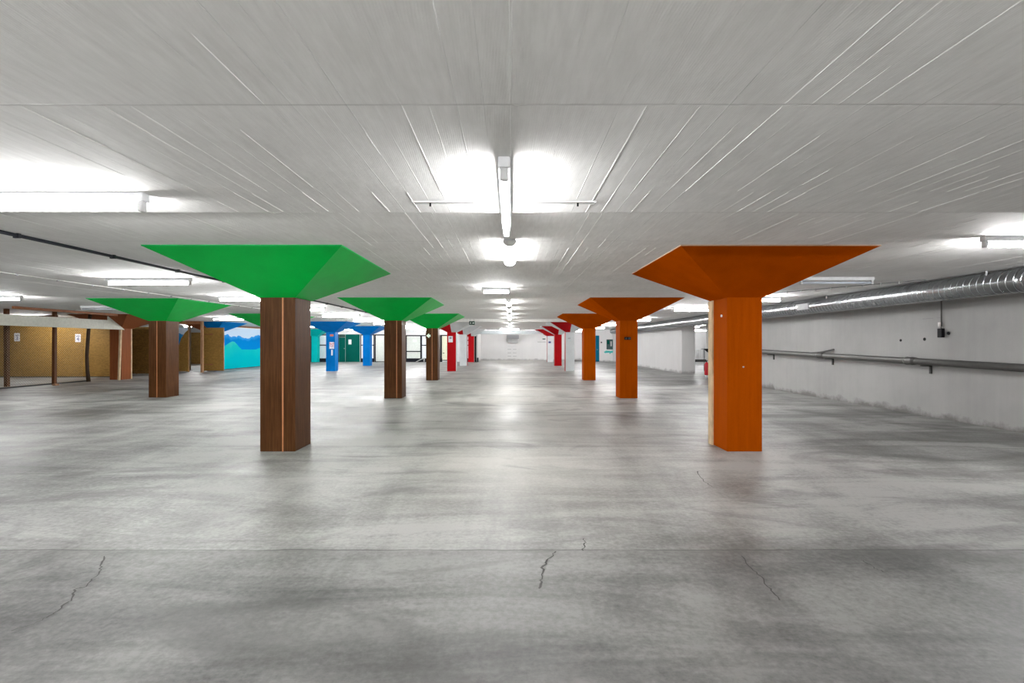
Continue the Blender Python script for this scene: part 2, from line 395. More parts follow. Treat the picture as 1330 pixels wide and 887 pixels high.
column(AX, YC[1], 'brown column under a green flared top, second in the row along the aisle, no sign on it', M['brown'], M['green'], M['greenlip'], seam=.71)
c_exit = column(AX, YC[2], 'brown column with green flared top carrying the lit arrow sign', M['brown'], M['green'], M['greenlip'], seam=.51)
column(AX, YC[3], 'red column with a red and white flared top and a paper notice on it', M['red'], M['red'], M['whitecol'], M['whitecol'], M['whitecol'])
column(AX, YC[4], 'white column with red and white top between two red columns', M['whitecol'], M['red'], M['whitecol'], M['red'], M['whitecol'])
column(AX, YC[5], 'farthest red column on the left of the aisle, beside the black post', M['red'], M['red'], M['whitecol'], M['whitecol'], M['whitecol'])
c0 = column(RX, YC[0], 'orange column with wide rust flared top, nearest the camera, pale strip on its edge', M['orange'], M['orangecap'], M['lip'], strip=.12)
column(RX, YC[1], 'orange column with a small black double socket on its front', M['orange'], M['orangecap'], M['orangecap'])
column(RX, YC[2], 'farthest orange column, third in its row, before the white one', M['orange'], M['orangecap'], M['orangecap'])
column(RX, YC[3], 'white column with red edge just behind the farthest orange column', M['whitecol'], M['red'], M['whitecol'], M['red'], M['whitecol'])
column(RX, YC[4], 'red column on the right of the aisle between two white columns', M['red'], M['red'], M['whitecol'], M['red'], M['whitecol'])
column(RX, YC[5], 'farthest white column on the right with a tiny dark label', M['whitecol'], M['red'], M['whitecol'], M['red'], M['red'])
column(BX, YC[1] + .2, 'brown column with green top standing near the chipboard storage', M['brown'], M['green'], M['greenlip'], seam=.48)
column(BX, YC[2], 'brown and green column mostly hidden behind the nearest brown column', M['brown'], M['green'], M['greenlip'])
column(BX, YC[3], 'blue column with the red and white notice on its front', M['blue'], M['blue'], M['blue'])
column(BX, YC[4], 'plain blue column standing before the pale window panels', M['blue'], M['blue'], M['blue'])
column(CXX, YC[2] + .3, 'terracotta column at the corner of the wire mesh cage', M['terra'], M['terra'], M['terra'], strip=.05)
column(CXX, YC[3] + .15, 'column with a half terracotta, half blue top behind the chipboard door', M['blue'], M['terra'], M['blue'], M['blue'], M['blue'])
column(-15.80, YC[5], 'teal column far back between black framed windows', M['teal'], M['teal'], M['teal'])
for p, r in (((-W / 2 - .001, -.12, Z(410, 6.85)), .018), ((-.02, -D / 2 - .001, Z(476.5, 6.72)), .010)):
    d = Vector((-1, 0, 0)) if p[0] < -.2 else Vector((0, -1, 0))
    MB().tube([Vector(p) - d * .004, Vector(p) + d * .012], r, 12).build('bolt', M['white'], c0)

# ---------------------------------------------------------------- lamps
def make_tube_lamp(L=1.5, lit=True, mat='tube'):
    t = bpy.data.objects.new('ceiling_tube_lamp', None); COL.objects.link(t)   # hangs down from the ceiling, runs along local x
    h = L / 2
    MB().box(-h, h, -.034, .034, -.058, 0, .004).build('housing', M['steel'], t)
    MB().tube([(-h + .045, 0, -.098), (h - .045, 0, -.098)], .021, 12).build('tube', M[mat] if lit else M['off'], t)
    for s in (-1, 1):
        MB().box(s * (h - .03) - .018, s * (h - .03) + .018, -.024, .024, -.125, -.05, .006).build('end_holder', M['holder'], t)
    return t
def make_diffuser_lamp(L=1.4):
    t = bpy.data.objects.new('ceiling_diffuser_lamp', None); COL.objects.link(t)
    h = L / 2; prof = [(-.075 * math.cos(a), -.02 - .06 * math.sin(a)) for a in [PI * i / 10 for i in range(11)]]
    MB().box(-h, h, -.07, .07, -.02, 0, .004).build('housing', M['steel'], t)
    MB().prism(prof, 'x', -h + .02, h - .02).build('diffuser', M['diff'], t)
    big = [(u * 1.05, w * 1.05) for u, w in prof]
    for s in (-1, 1): MB().prism(big, 'x', s * h - .02, s * h + .02).build('end_cap', M['white'], t)
    return t
tL, tdim, tsoft, tl, tls, tlo, dl = make_tube_lamp(mat='tubeworn'), make_tube_lamp(mat='tubedim'), make_tube_lamp(mat='tubesoft'), make_tube_lamp(), make_tube_lamp(.6), make_tube_lamp(1.3, False), make_diffuser_lamp()
used = set()
def put(src, x, y, z, rz, label, group=None):
    o = src if src not in used else copy_tree(src); used.add(src)
    o.location = (x, y, z); o.rotation_euler = (0, 0, rz); tag(o, label, 'lamp', group); return o
H = PI / 2
GL, GC, GR, GF = 'tube lamps left of the green columns', 'lamps along the middle aisle', 'tube lamps by the right wall', 'tube lamps over the storage cages'
put(tL, -3.25, 3.38, ZL, 0, 'long lit tube lamp nearest the camera, cut by the left picture edge', GL)
put(tdim, -.036, 3.46, ZL, H, 'slim lit tube lamp pointing along the middle aisle, between two ceiling slots', GC)
put(dl, -.012, 6.2, ZC, H, 'short wide lit diffuser lamp just beyond the slim aisle tube', GC)
put(tls, -.30, 10.2, ZC, 0, 'short lit lamp turned crosswise over the middle aisle', GC)
for y, l in ((13.6, 'first'), (16.2, 'second'), (19.2, 'third'), (22.0, 'fourth'), (27.5, 'fifth'), (32.5, 'sixth')):
    put(dl, -.05, y, ZC, H, f'{l} small lit aisle lamp beyond the crosswise one', GC)
put(tl, -.1, 37.3, ZC, 0, 'farthest lit aisle lamp, lying crosswise before the end wall', GC)
for y, l in ((8.75, 'lit tube lamp close above the cable left of the nearest green top'),
             (12.1, 'lit tube lamp partly behind the nearest brown column, just left of it'),
             (15.6, 'lit tube lamp just right of the nearest brown column, first of that row'),
             (19.2, 'long lit tube lamp above the blue column with the notice'),
             (23.0, 'lit tube lamp above the plain blue column'),
             (26.4, 'lit tube lamp just left of the second green topped column'),
             (29.6, 'lit tube lamp right of the second green topped column, above the windows'),
             (34.0, 'farthest lit tube lamp above the black framed windows')):
    put(tsoft if y < 16 else tl, -6.42 if y < 15 else -6.62, y, ZC, 0, l, GL)
for x, y, l in ((-12.55, 11.9, 'lit tube lamp at the left picture edge above the cage posts'),
                (-12.6, 15.2, 'pale unlit lamp behind the second green top, over the terracotta column'),
                (-12.3, 21.6, 'lit tube lamp above the blue top and chipboard door'),
                (-12.6, 26.0, 'lit lamp seen end beside the mural wall, under the hidden green top'),
                (-12.7, 31.2, 'lit lamp left of the blue column with the notice, above the teal one'),
                (-12.4, 37.5, 'small lit lamp between the two blue columns above the green door'),
                (-19.75, 20.2, 'lit lamp inside the cage, seen over the white fascia board'),
                (-19.5, 30.5, 'lit lamp behind the mural wall over the chipboard rooms')):
    put(tlo if 15 < y < 16 else tsoft if y < 16 else tl, x, y, ZC, 0, l, GF)
put(tsoft, 5.88, 5.36, ZC, 0, 'lit tube lamp cut by the right picture edge above the spiral duct', GR)
put(tlo, 5.72, 8.65, ZC, 0, 'unlit bluish tube lamp right of the nearest rust column top', GR)
for y, l in ((12.2, 'lit tube lamp behind the nearest orange column'), (15.8, 'lit tube lamp left of the nearest orange column, over the doorway'),
             (22.3, 'lit tube lamp above the duct right of the second orange column'), (28.0, 'lit tube lamp behind the second orange column'),
             (33.2, 'farthest lit tube lamp on the right, above the petrol blue door')):
    put(tsoft if y < 16 else tl, 5.95 if y < 20 else 5.6, y, ZC, 0, l, GR)
for x, y in ((-6.6, 37.6), (-12.5, 34.4), (-12.5, 28.9), (5.6, 37.6), (-19.0, 34.0)):  # extra unseen lamps added to brighten the far end
    put(tl, x, y, ZC, 0, 'added lit tube lamp hidden behind the coloured column tops', 'added tube lamps hidden by column tops')
for x in (-1.6, 1.6, 5.4):
    put(tL, x, 42.3, ZC, 0, 'lit tube lamp washing the end wall behind the pale cross beam', 'tube lamps behind the cross beam')
put(tl, 15.0, 39.6, ZC, 0, 'lit tube lamp in the side room, seen through the doorway')
for y in (26.5, 31.5): put(tl, 11.8, y, ZC, H, 'added lit tube lamp along the side room ceiling, out of sight behind the pier', 'added tube lamps in the side room')  # both added out of sight to brighten the side room
for x, y in ((-6.5, -.4), (0, -1.3), (-3.4, -1.0), (2.6, -1.6), (-6.4, -3.6), (-3, -5), (-12.6, 5.5), (3, -5.5)):  # unseen lamps added to lift the light on the near ceiling
    put(tl, x, y, ZL if y < 3.8 else ZC, 0 if x else H, 'added lit tube lamp out of view near the camera', 'added tube lamps around the camera')

# ---------------------------------------------------------------- ceiling slots, conduits, cables
for x0, x1, lab in ((X(536, 3.576), X(617, 3.576), 'narrow grey metal slot in the ceiling left of the slim aisle lamp'), (X(690, 3.576), X(774, 3.576), 'narrow grey metal slot in the ceiling right of the slim aisle lamp')):
    c = (x0 + x1) / 2; h = (x1 - x0) / 2
    t = thing('ceiling_slot', lab, 'ceiling slot', (c, 3.576, ZL), group='slots beside the aisle lamp')
    MB().box(-h, h, -.028, -.020, -.012, .0, .001).box(-h, h, .020, .028, -.012, 0, .001).box(-h, -h + .01, -.02, .02, -.012, 0, .001).box(h - .01, h, -.02, .02, -.012, 0, .001).build('rim', M['holder'], t)
    MB().box(-h + .008, h - .008, -.021, .021, -.004, .003).build('strip', M['irond'], t)
    sx = -1 if c > 0 else 1
    MB().tube([(-sx * h * .45, .02, -.004), (-sx * h * .45, .02, -.028)], .007, 8).build('screw', M['black'], t)
def clips(t, pts, r, mat, n): 
    for i in range(n):
        p = Vector(pts[0]).lerp(Vector(pts[-1]), (i + .5) / n)
        MB().box(p.x - r * 1.7, p.x + r * 1.7, p.y - .015, p.y + .015, p.z - r * 1.4, ZC, .002).build('clip', mat, t)
t = thing('conduit', 'dark blue black pipe running under the ceiling past the nearest green top', 'pipe')
pts = [(-5.24, y, ZC - .022 - .004 * math.sin(y * 1.7)) for y in (3.9, 6, 8, 10, 12, 14, 17, 20, 24)]
MB().tube(pts, .019, 10).build('pipe', M['dark'], t); clips(t, [(-5.24, 4.6, ZC - .022), (-5.24, 23.5, ZC - .022)], .019, M['dark'], 15)
t = thing('cable', 'thin white cable with dark clips crossing the ceiling above the second green top', 'cable')
pts = [(-8.27, y, ZC - .008) for y in (5, 10, 16, 24, 34)]
MB().tube(pts, .007, 8).build('wire', M['white'], t)
for i in range(26): MB().box(-8.283, -8.257, 6 + i * .75 - .018, 6 + i * .75 + .018, ZC - .028, ZC, .002).build('clip', M['grey'], t)
t = thing('cable', 'thin grey cable on hangers above the spiral duct behind the nearest orange column', 'cable')
a, b = Vector((5.9, 11.2, ZC - .02)), Vector((7.35, 9.0, ZC - .02))
MB().tube([a, a.lerp(b, .5), b, (7.5, 8.9, ZC - .02)], .008, 8).build('wire', M['grey'], t)
for i in range(9):
    p = a.lerp(b, (i + .3) / 9); MB().box(p.x - .008, p.x + .008, p.y - .008, p.y + .008, ZC - .05, ZC).build('hanger', M['holder'], t)
tag(recenter(MB().lathe([(.055, 0), (.055, .012), (.04, .02)], (-.40, 4.30, ZC - .018), 20).build('cover_disc', M['ceiling']), (-.40, 4.30, ZC)), 'small round painted cover disc on the ceiling beside the slim aisle lamp', 'cover')

# ---------------------------------------------------------------- spiral duct
DX, DZ, DR = 7.75, 2.435, .185
t = thing('spiral_duct', 'shiny spiral metal duct hung along the right wall under the ceiling', 'duct', (DX, 5.0, DZ))
path = [(0, y, 0) for y in (0, 4, 8, 12, 16, 20, 24, 28, 32.6)] + [(.75 - .75 * math.cos(a), 32.6 + .75 * math.sin(a), 0) for a in (PI / 8, PI / 4, 3 * PI / 8)] + [(.72, 33.35, 0)]
MB().tube(path, DR, 40).build('pipe', M['galv'], t)
vs = []; fs = []; n = 28; pitch = .118; turns = int(32.4 / pitch)
for i in range(turns * n + 1):
    a = 2 * PI * i / n; y = pitch * i / n
    for r, dy in ((DR - .001, -.005), (DR + .0045, 0), (DR - .001, .005)): vs.append((r * math.cos(a), y + dy, r * math.sin(a)))
    if i: b = 3 * i; fs += [(b - 3, b, b + 1, b - 2), (b - 2, b + 1, b + 2, b - 1)]
MB().faces(vs, fs).build('spiral_seam', M['galv2'], t)
for y in (2.35, 8.4, 14.5, 20.5, 26.5): MB().tube([(0, y - .05, 0), (0, y + .05, 0)], DR + .006, 40).build('joint_band', M['galv'], t)
Yg = F * (DX - .17) / (1043.5 - CX) - 5.0
g = MB().box(-DR - .012, -DR + .06, Yg - .26, Yg + .26, -.085, .075, .004).build('grille', M['boxd'], t)
m = MB()
for i in range(14): m.box(-DR - .020, -DR - .008, Yg - .23 + i * .035, Yg - .215 + i * .035, -.07, .06)
m.build('grille_bars', M['boxl'], g)
for y in (2.9, 6.9, 12, 16, 21, 26, 30): MB().box(-.13, -.118, y - .012, y + .012, .10, ZC - DZ).build('hanger', M['steel'], t)

# ---------------------------------------------------------------- drain pipe on the right wall
PX = 8.31
def pz(y): return 1.078 + (y - 7.97) * .0168
t = thing('drain_pipe', 'grey iron drain pipe on brackets along the lower right wall', 'pipe', (PX, 4, 0))
MB().tube([(0, 0, pz(4)), (0, 15.5, pz(19.5))], .066, 24).build('pipe', M['iron'], t)
for px in (985, 1066, 1182):
    y = F * PX / (px - CX); yl = y - 4
    MB().tube([(0, yl - .16, pz(y)), (0, yl - .06, pz(y)), (0, yl + .0, pz(y)), (0, yl + .06, pz(y)), (0, yl + .10, pz(y))], [.071, .086, .078, .088, .08], 24).build('coupling', M['iron'], t)
for px in (1002, 1078, 1204, 1420):
    y = F * 8.36 / (px - CX); yl = y - 4; z = pz(y)
    b = MB().box(-.075, .14, yl - .02, yl + .02, z - .09, z - .072, .003).box(.105, .14, yl - .02, yl + .02, z - .24, z - .06, .003).build('bracket', M['irond'], t)
yl = 13.25 - 4
MB().tube([(-.01, yl + .3, pz(13.5) + .05), (.05, yl - .05, pz(13.2) + .09), (.10, yl - .42, pz(12.9) + .16)], .022, 10).build('branch_pipe', M['iron'], t)

# wall switch with its conduit
Yw = F * 8.43 / (1223 - CX)
t = thing('wall_switch', 'dark switch box under a vertical conduit on the right wall', 'switch', (8.45, Yw, 0))
MB().box(-.065, 0, -.05, .05, Z(438.3, Yw), Z(426.5, Yw), .006).build('box', M['black'], t)
MB().tube([(-.025, 0, Z(424, Yw)), (-.025, 0, 2.55)], .012, 10).build('conduit', M['iron'], t)
MB().tube([(-.03, .03, Z(424.2, Yw)), (-.03, .03, Z(418.5, Yw))], .028, 14).build('coupling', M['white'], t)
MB().tube([(0, -.14, Z(433, Yw)), (-.02, -.14, Z(433, Yw))], .03, 12).build('knob', M['black'], t)
MB().tube([(-.025, 0, Z(427, Yw)), (-.025, .012, Z(423.5, Yw))], .010, 8).build('gland', M['iron'], t)

# ---------------------------------------------------------------- doorway corner: extinguisher, signs, shelf, barrier
ex = thing('fire_extinguisher', 'red fire extinguisher hung beside the doorway in the right wall', 'fire extinguisher', (8.34, 20.98, 0))
MB().lathe([(.07, .14), (.085, .16), (.088, .2), (.088, .58), (.075, .64), (.04, .68), (.028, .70)], seg=24).build('cylinder', M['exred'], ex)
MB().lathe([(.022, .69), (.022, .735), (.03, .74), (.03, .76)], seg=14).box(-.07, .05, -.012, .012, .755, .77, .003).build('valve', M['black'], ex)
MB().tube([(-.03, 0, .74), (-.10, 0, .70), (-.115, 0, .55), (-.105, 0, .32)], .012, 8).build('hose', M['black'], ex)
MB().box(.08, .11, -.03, .03, .2, .66).build('bracket', M['grey'], ex)
tag(recenter(MB().box(8.435, 8.452, 20.78, 21.0, Z(465, 20.9), Z(460, 20.9), .002).build('fire_sign', M['redink']), (8.45, 20.9, Z(462, 20.9))), 'small red sign on the wall above the fire extinguisher', 'sign')
b = thing('banner_sign', 'tall violet and orange sign on the wall above the fire extinguisher', 'sign', (8.45, 20.6, 0))
MB().box(-.02, 0, -.35, .3, 1.75, 2.3, .003).build('violet_panel', M['purple'], b); MB().box(-.02, 0, -.35, .3, 1.40, 1.75, .003).build('orange_panel', M['orangesign'], b)
s = thing('wall_shelf', 'thin black shelf fixed to the wall end above the red extinguisher', 'shelf', (8.45, 21.1, 0))
MB().box(-.24, 0, -.15, .15, 1.24, 1.265, .003).build('board', M['black'], s); MB().prism([(-.18, 1.24), (0, 1.24), (0, 1.1)], 'y', -.01, .01).build('bracket', M['black'], s)
f = thing('metal_barrier', 'grey metal barrier on a dark kerb seen through the doorway', 'barrier', (15.9, 40.5, 0))
MB().box(-1.6, 1.6, -.03, .03, 1.0, 1.05, .005).box(-1.6, 1.6, -.02, .02, .25, .29).build('rail', M['steel'], f)
for i in range(5): MB().box(-1.6 + i * .8 - .025, -1.6 + i * .8 + .025, -.025, .025, 0, 1.03).build('post', M['grey'], f)
m = MB()
for i in range(20): m.tube([(-1.55 + i * .16, 0, .27), (-1.55 + i * .16, 0, 1.02)], .012, 6)
m.build('bars', M['grey'], f); MB().box(-1.8, 1.8, -.12, .12, 0, .2, .01).build('kerb', M['irond'], f)

# socket on second orange column
s = thing('power_socket', 'black double socket on the front of the second orange column', 'socket', (X(815, 13.31), YC[1] - D / 2, Z(439.5, 13.31)))
MB().box(-.085, .085, -.035, 0, -.038, .038, .01).build('case', M['black'], s)
for q in (-.042, .042): MB().tube([(q, -.034, 0), (q, -.045, 0)], .028, 16).build('lid', M['irond'], s)

# ---------------------------------------------------------------- signs on columns
yf = YC[2] - D / 2
s = thing('exit_arrow_sign', 'small lit green arrow sign on the third brown column', 'sign', (X(556.5, yf), yf, Z(436, yf)))
MB().box(-.11, .11, -.03, 0, -.11, .11, .006).build('plate', M['brown'], s)
MB().prism([(-.085, 0), (.03, .095), (.03, .04), (.085, .04), (.085, -.04), (.03, -.04), (.03, -.095)], 'y', -.036, -.028).build('arrow', M['exitlit'], s)
s = thing('exit_sign', 'dark green exit sign hanging from the ceiling left of the aisle', 'sign', (X(613, 22.8), 22.8, 0))
MB().box(-.13, .13, -.025, .025, 2.35, 2.52, .006).build('case', M['exit'], s)
MB().prism([(.02, 2.435), (.06, 2.475), (.06, 2.45), (.10, 2.45), (.10, 2.42), (.06, 2.42), (.06, 2.395)], 'y', -.029, -.02).build('arrow', M['white'], s)
MB().tube([(-.06, -.028, 2.485), (-.06, -.028, 2.47)], .011, 8).tube([(-.06, -.027, 2.465), (-.065, -.027, 2.43), (-.09, -.027, 2.39)], .010, 6).tube([(-.065, -.027, 2.43), (-.035, -.027, 2.395)], .009, 6).tube([(-.09, -.027, 2.45), (-.03, -.027, 2.445)], .007, 6).build('running_figure', M['white'], s)
for q in (-.09, .09): MB().tube([(q, 0, 2.52), (q, 0, ZC)], .005, 6).build('rod', M['grey'], s)

def notice(px0, px1, py0, py1, yf, label, mat='paper', rows=(), name='paper_sign'):
    cx, cz = X((px0 + px1) / 2, yf), Z((py0 + py1) / 2, yf); w = (px1 - px0) / F * yf / 2; h = (py1 - py0) / F * yf / 2
    s = thing(name, label, 'sign', (cx, yf, cz))
    MB().box(-w, w, -.006, 0, -h, h).build('sheet', M[mat], s)
    for (a, b, c, d, mm) in rows: MB().box(a * w, b * w, -.008, -.0055, c * h, d * h).build('print', M[mm], s)
    return s
yf = YC[3] - D / 2
notice(582.3, 588, 436.5, 444.5, yf, 'white paper notice with blue print on the near red column', rows=[(-.5, .5, .1, .7, 'greyink')])
notice(428.6, 433.2, 434.2, 436.8, yf, 'small rust red plate at the top of the blue column', 'orangesign', name='plate')
s = notice(427.9, 434.1, 444.3, 453, yf, 'white notice with a red ring symbol on the blue column', rows=[(-.85, -.55, .45, .85, 'redink'), (.55, .85, .45, .85, 'redink')])
pts = [(.085 * math.cos(2 * PI * i / 24), -.009, .02 + .085 * math.sin(2 * PI * i / 24)) for i in range(25)]
MB().tube(pts, .013, 6, cap=False).tube([(-.055, -.009, .075), (.055, -.009, -.035)], .012, 6).build('ring_symbol', M['redink'], s)
notice(430.2, 432.2, 454.2, 461.5, yf, 'narrow white paper strip under the notice on the blue column')
notice(736.6, 742.0, 437, 443.5, yf, 'faint pale notice on the nearer white column', 'duct', rows=[(-.6, .6, .0, .5, 'boxl')])
notice(712.4, 715.6, 443.4, 445.6, YC[5] - D / 2, 'tiny dark blue label on the farthest white column', 'ink', name='plate')

# ---------------------------------------------------------------- end wall fittings
b = thing('vent_box', 'grey box mounted high on the far end wall', 'vent box', (X(666, 45), 45, 0))
MB().box(-.55, .55, -.55, 0, Z(440, 45), Z(435, 45), .01).build('hood', M['boxd'], b); MB().box(-.46, .46, -.3, 0, Z(445.3, 45), Z(440, 45), .01).build('body', M['boxl'], b)
for i, py in enumerate((449.3, 453.6, 458.2, 462.6)):
    for q in (-1, 1):
        o = MB().box(-.16, .16, -.06, 0, -.025, .025, .004).build('wall_bracket', M['boxl'] if i > 0 else M['shop'])
        o.location = (X(666.2, 45) + q * .24 - .08, 45, Z(py, 45)); tag(o, 'small pale grey bracket in the ladder of brackets below the grey vent box', 'bracket', 'brackets on the end wall')
s = thing('small_sign', 'small green sign high on the end wall by the white column', 'sign', (X(706.5, 45), 45, Z(440.2, 45)))
MB().box(-.14, .14, -.03, 0, -.05, .05, .004).build('plate', M['exit'], s)
tag(recenter(MB().tube([(X(698, 45), 44.96, Z(444, 45)), (X(709, 45), 44.96, Z(444.2, 45))], .03, 8).build('wall_pipe', M['boxl']), (X(703, 45), 45, Z(444, 45))), 'short grey pipe along the end wall left of the white column', 'pipe')
d = struct(bpy.data.objects.new('door_4', None)); COL.objects.link(d); d.location = (6.9, 40.98, 0)
MB().box(-.48, .46, -.03, .01, 0, 2.12, .004).build('door_leaf', M['tealdoor'], d); MB().box(-.53, .51, -.02, .015, 0, 2.17).build('door_frame', M['tealdoor'], d)
MB().tube([(.38, -.03, 1.0), (.38, -.08, 1.0), (.28, -.08, 1.0)], .012, 8).build('door_handle', M['grey'], d)
d.location = (6.85, 40.98, 0)
tag(recenter(MB().tube([(X(781, 41), 40.95, Z(444.7, 41)), (X(781, 41), 41, Z(444.7, 41))], .06, 12).build('button_box', M['black']), (X(781, 41), 41, Z(444.7, 41))), 'small dark button on the wall right of the petrol blue door', 'button')
s = thing('poster', 'dark green and grey poster on the wall by the petrol blue door', 'poster', (X(793, 41), 41, Z(447.3, 41)))
MB().box(-.34, .26, -.02, 0, -.42, .42, .003).build('board', M['posterd'], s); MB().box(-.02, .1, -.024, -.019, -.15, .25).build('figure', M['boxl'], s); MB().box(-.3, -.1, -.024, -.019, .02, .34).build('block', M['greendoor'], s)
tag(recenter(MB().prism([(-.5, -.02), (-.3, .1), (.1, .06), (.35, .12), (.38, -.08), (.1, -.1), (0, -.22), (-.05, -.08), (-.4, -.12)], 'y', -.004, 0).build('spray_paint', M['sprayteal']), (0, 0, 0)), 'teal spray paint mark on the wall under the dark poster', 'graffiti').location = (X(792, 41), 41, Z(456.8, 41))

# ---------------------------------------------------------------- shop front with black frames (Y = 40.2)
YW = 40.2
def wx(px): return X(px, YW)
def wz(py): return Z(py, YW)
def window(n, a, b, rails, plinth=True, pane='pane2', top=434.2, mullions=()):
    o = struct(bpy.data.objects.new(f'window_{n}', None)); COL.objects.link(o); o.location = (wx(a), YW, 0)
    w = wx(b) - wx(a); zt = wz(top); f = .07
    m = MB().box(0, f, -.06, .02, 0, zt).box(w - f, w, -.06, .02, 0, zt).box(f, w - f, -.06, .02, zt - f * 1.3, zt)
    for r in rails: m.box(f, w - f, -.06, .02, wz(r) - .04, wz(r) + .04)
    for q in mullions: m.box(wx(q) - wx(a) - .03, wx(q) - wx(a) + .03, -.06, .02, 0, zt - f)
    m.build('window_frame', M['frame'], o)
    MB().box(f, w - f, -.02, -.005, .3 if plinth else .04, zt - f).build('pane', M[pane], o)
    MB().box(f, w - f, -.07, .02, 0, .3 if plinth else .05).build('plinth', M['frame'], o)
    return o
window(1, 375, 404.9, (456,)); window(2, 414.4, 440.3, (448.2,)); window(3, 468.3, 486.5, (448.2,))
window(4, 487, 527, (), False, 'pane', 434.3, ()); window(5, 527.4, 547, (456.4,), True, 'pane', 435.2); window(6, 547.2, 571.4, (448.4,), True, 'pane2', 435.2)
window(7, 598, 609.5, (448.4, 442), True, 'pane2', 436)
notice(536, 541.2, 441, 444.2, YW - .021, 'white sticker on the pale window glass', 'white')
d = struct(bpy.data.objects.new('door_1', None)); COL.objects.link(d); d.location = (wx(454), YW, 0)
L = wx(440.8) - wx(454); Rr = wx(467.8) - wx(454); mid = wx(449) - wx(454)
MB().box(L, mid - .012, -.08, 0, .01, wz(438.2), .006).build('door_leaf', M['greendoor'], d)
MB().box(mid + .012, Rr, -.08, 0, .01, wz(434.2), .006).build('door_leaf', M['greendoor'], d)
MB().box(L, mid - .012, -.07, 0, wz(438.0), wz(434.2), .004).build('top_panel', M['exit'], d)
MB().box(mid - .016, mid + .016, -.06, 0, 0, wz(434.2)).build('meeting_strip', M['boxl'], d)
MB().box(Rr, Rr + .04, -.09, 0, 0, wz(434.2)).build('side_strip', M['boxl'], d)
MB().tube([(mid - .08, -.08, wz(452.5)), (mid - .08, -.13, wz(452.5))], .03, 10).build('door_handle', M['grey'], d)
notice(452.6, 456.4, 441, 447.2, YW - .081, 'white paper sheet on the dark green door', 'white')
d = struct(bpy.data.objects.new('door_2', None)); COL.objects.link(d); d.location = (wx(572), YW, 0)
w = wx(592) - wx(572)
MB().box(0, .13, -.07, .02, 0, wz(435)).box(w - .1, w, -.07, .02, 0, wz(435)).box(.13, w - .1, -.07, .02, wz(436.4), wz(435)).build('door_frame', M['frame'], d)
MB().box(.13, w - .1, -.04, 0, .17, wz(436.4)).build('door_leaf', M['creamdoor'], d); MB().box(.13, w - .1, -.05, 0, .0, .10).build('kick_plate', M['whitecol'], d); MB().box(.13, w - .1, -.05, 0, .10, .17).build('bottom_rail', M['frame'], d)
MB().tube([(.2, -.04, wz(458.6)), (.2, -.1, wz(458.6)), (.34, -.1, wz(458.6))], .025, 8).build('door_handle', M['black'], d)
MB().box(0, .16, -.12, 0, 0, .30).build('foot_block', M['frame'], d)
d = struct(bpy.data.objects.new('door_3', None)); COL.objects.link(d); d.location = (wx(592.3), YW, 0)
MB().box(0, .30, -.04, 0, .02, wz(436.5), .004).build('door_leaf', M['shop'], d); MB().box(.30, .33, -.05, 0, 0, wz(436)).build('door_frame', M['boxl'], d)
p = thing('black_post', 'black upright post beside the farthest red column at the corner', 'post', (wx(617.6), YW - .12, 0))
MB().box(-.07, .07, -.07, .07, 0, 2.1, .006).build('upright', M['black'], p); MB().box(-.11, .11, -.11, .11, 0, .02, .004).build('foot', M['black'], p)
tag(recenter(MB().box(wx(619.4) + .02, wx(621.8), YW - .36, YW - .06, 0, .36, .02).build('dark_bin', M['dark']), (wx(620.4), YW - .2, 0)), 'small dark box on the floor beside the black corner post', 'box')
t = thing('floor_ramp', 'small grey sloping metal rack on the floor before the windows', 'rack', (wx(547.5), YW - .5, 0))
for q in (-.22, .22): MB().tube([(-.35, q, .02), (.0, q, .20), (.32, q, .34)], .025, 8).tube([(.3, q, .33), (.3, q, .0)], .02, 8).build('side_rail', M['boxl'], t)
for i in range(4): MB().tube([(-.28 + i * .18, -.22, .05 + i * .09), (-.28 + i * .18, .22, .05 + i * .09)], .018, 8).build('rung', M['grey'], t)
tag(recenter(MB().box(wx(568.2), wx(570), YW - .09, YW - .06, wz(442), wz(440.4), .006).build('door_speaker', M['black']), (wx(569), YW - .06, wz(441))), 'small black intercom box on the window left of the cream door', 'intercom')

# ---------------------------------------------------------------- storage cages on the left
def panel(name, x0, x1, y0, y1, z0, z1, mat, label, cat='partition', battens=0):
    t = thing(name, label, cat, ((x0 + x1) / 2, (y0 + y1) / 2, 0)); a = (x1 - x0) / 2; b = (y1 - y0) / 2
    MB().box(-a, a, -b, b, z0, z1, .003).build('sheet', mat, t)
    for i in range(battens): MB().box(-a + (2 * a) * i / max(1, battens - 1) - .02, -a + (2 * a) * i / max(1, battens - 1) + .02, b, b + .05, 0, z1).build('stud', M['pale'], t)
    return t
panel('chipboard_partition', -24.4, -17.32, 21.8, 21.84, .02, 2.4, M['osb'], 'long chipboard wall with two white number signs behind the mesh', battens=7)
tag(recenter(MB().box(-24.4, -17.3, 21.74, 21.8, 0, .035).build('sill_batten', M['irond']), (-20.8, 21.77, 0)), 'dark timber sill along the foot of the long chipboard wall', 'batten')
panel('chipboard_partition', -19.6, -17.1, 24.1, 24.14, .02, 2.3, M['osbshade'], 'shaded chipboard wall between the terracotta and second green topped columns', battens=3)
pc = panel('chipboard_partition', -18.2, -16.96, 25.9, 25.94, .02, 2.32, M['osb'], 'narrow chipboard wall with a blue painted corner beside the doorless opening', battens=2)
MB().prism([(.62, 2.319), (.62, 2.2), (.45, 2.05), (.25, 1.75), (.1, 1.3), (-.62, 1.2), (-.62, 2.319)], 'y', -.024, -.0195).build('painted_sky', M['sky'], pc)
panel('chipboard_partition', -24.0, -21.6, 35.7, 35.74, .02, 2.3, M['osbshade'], 'chipboard wall far inside the doorless opening', battens=4)
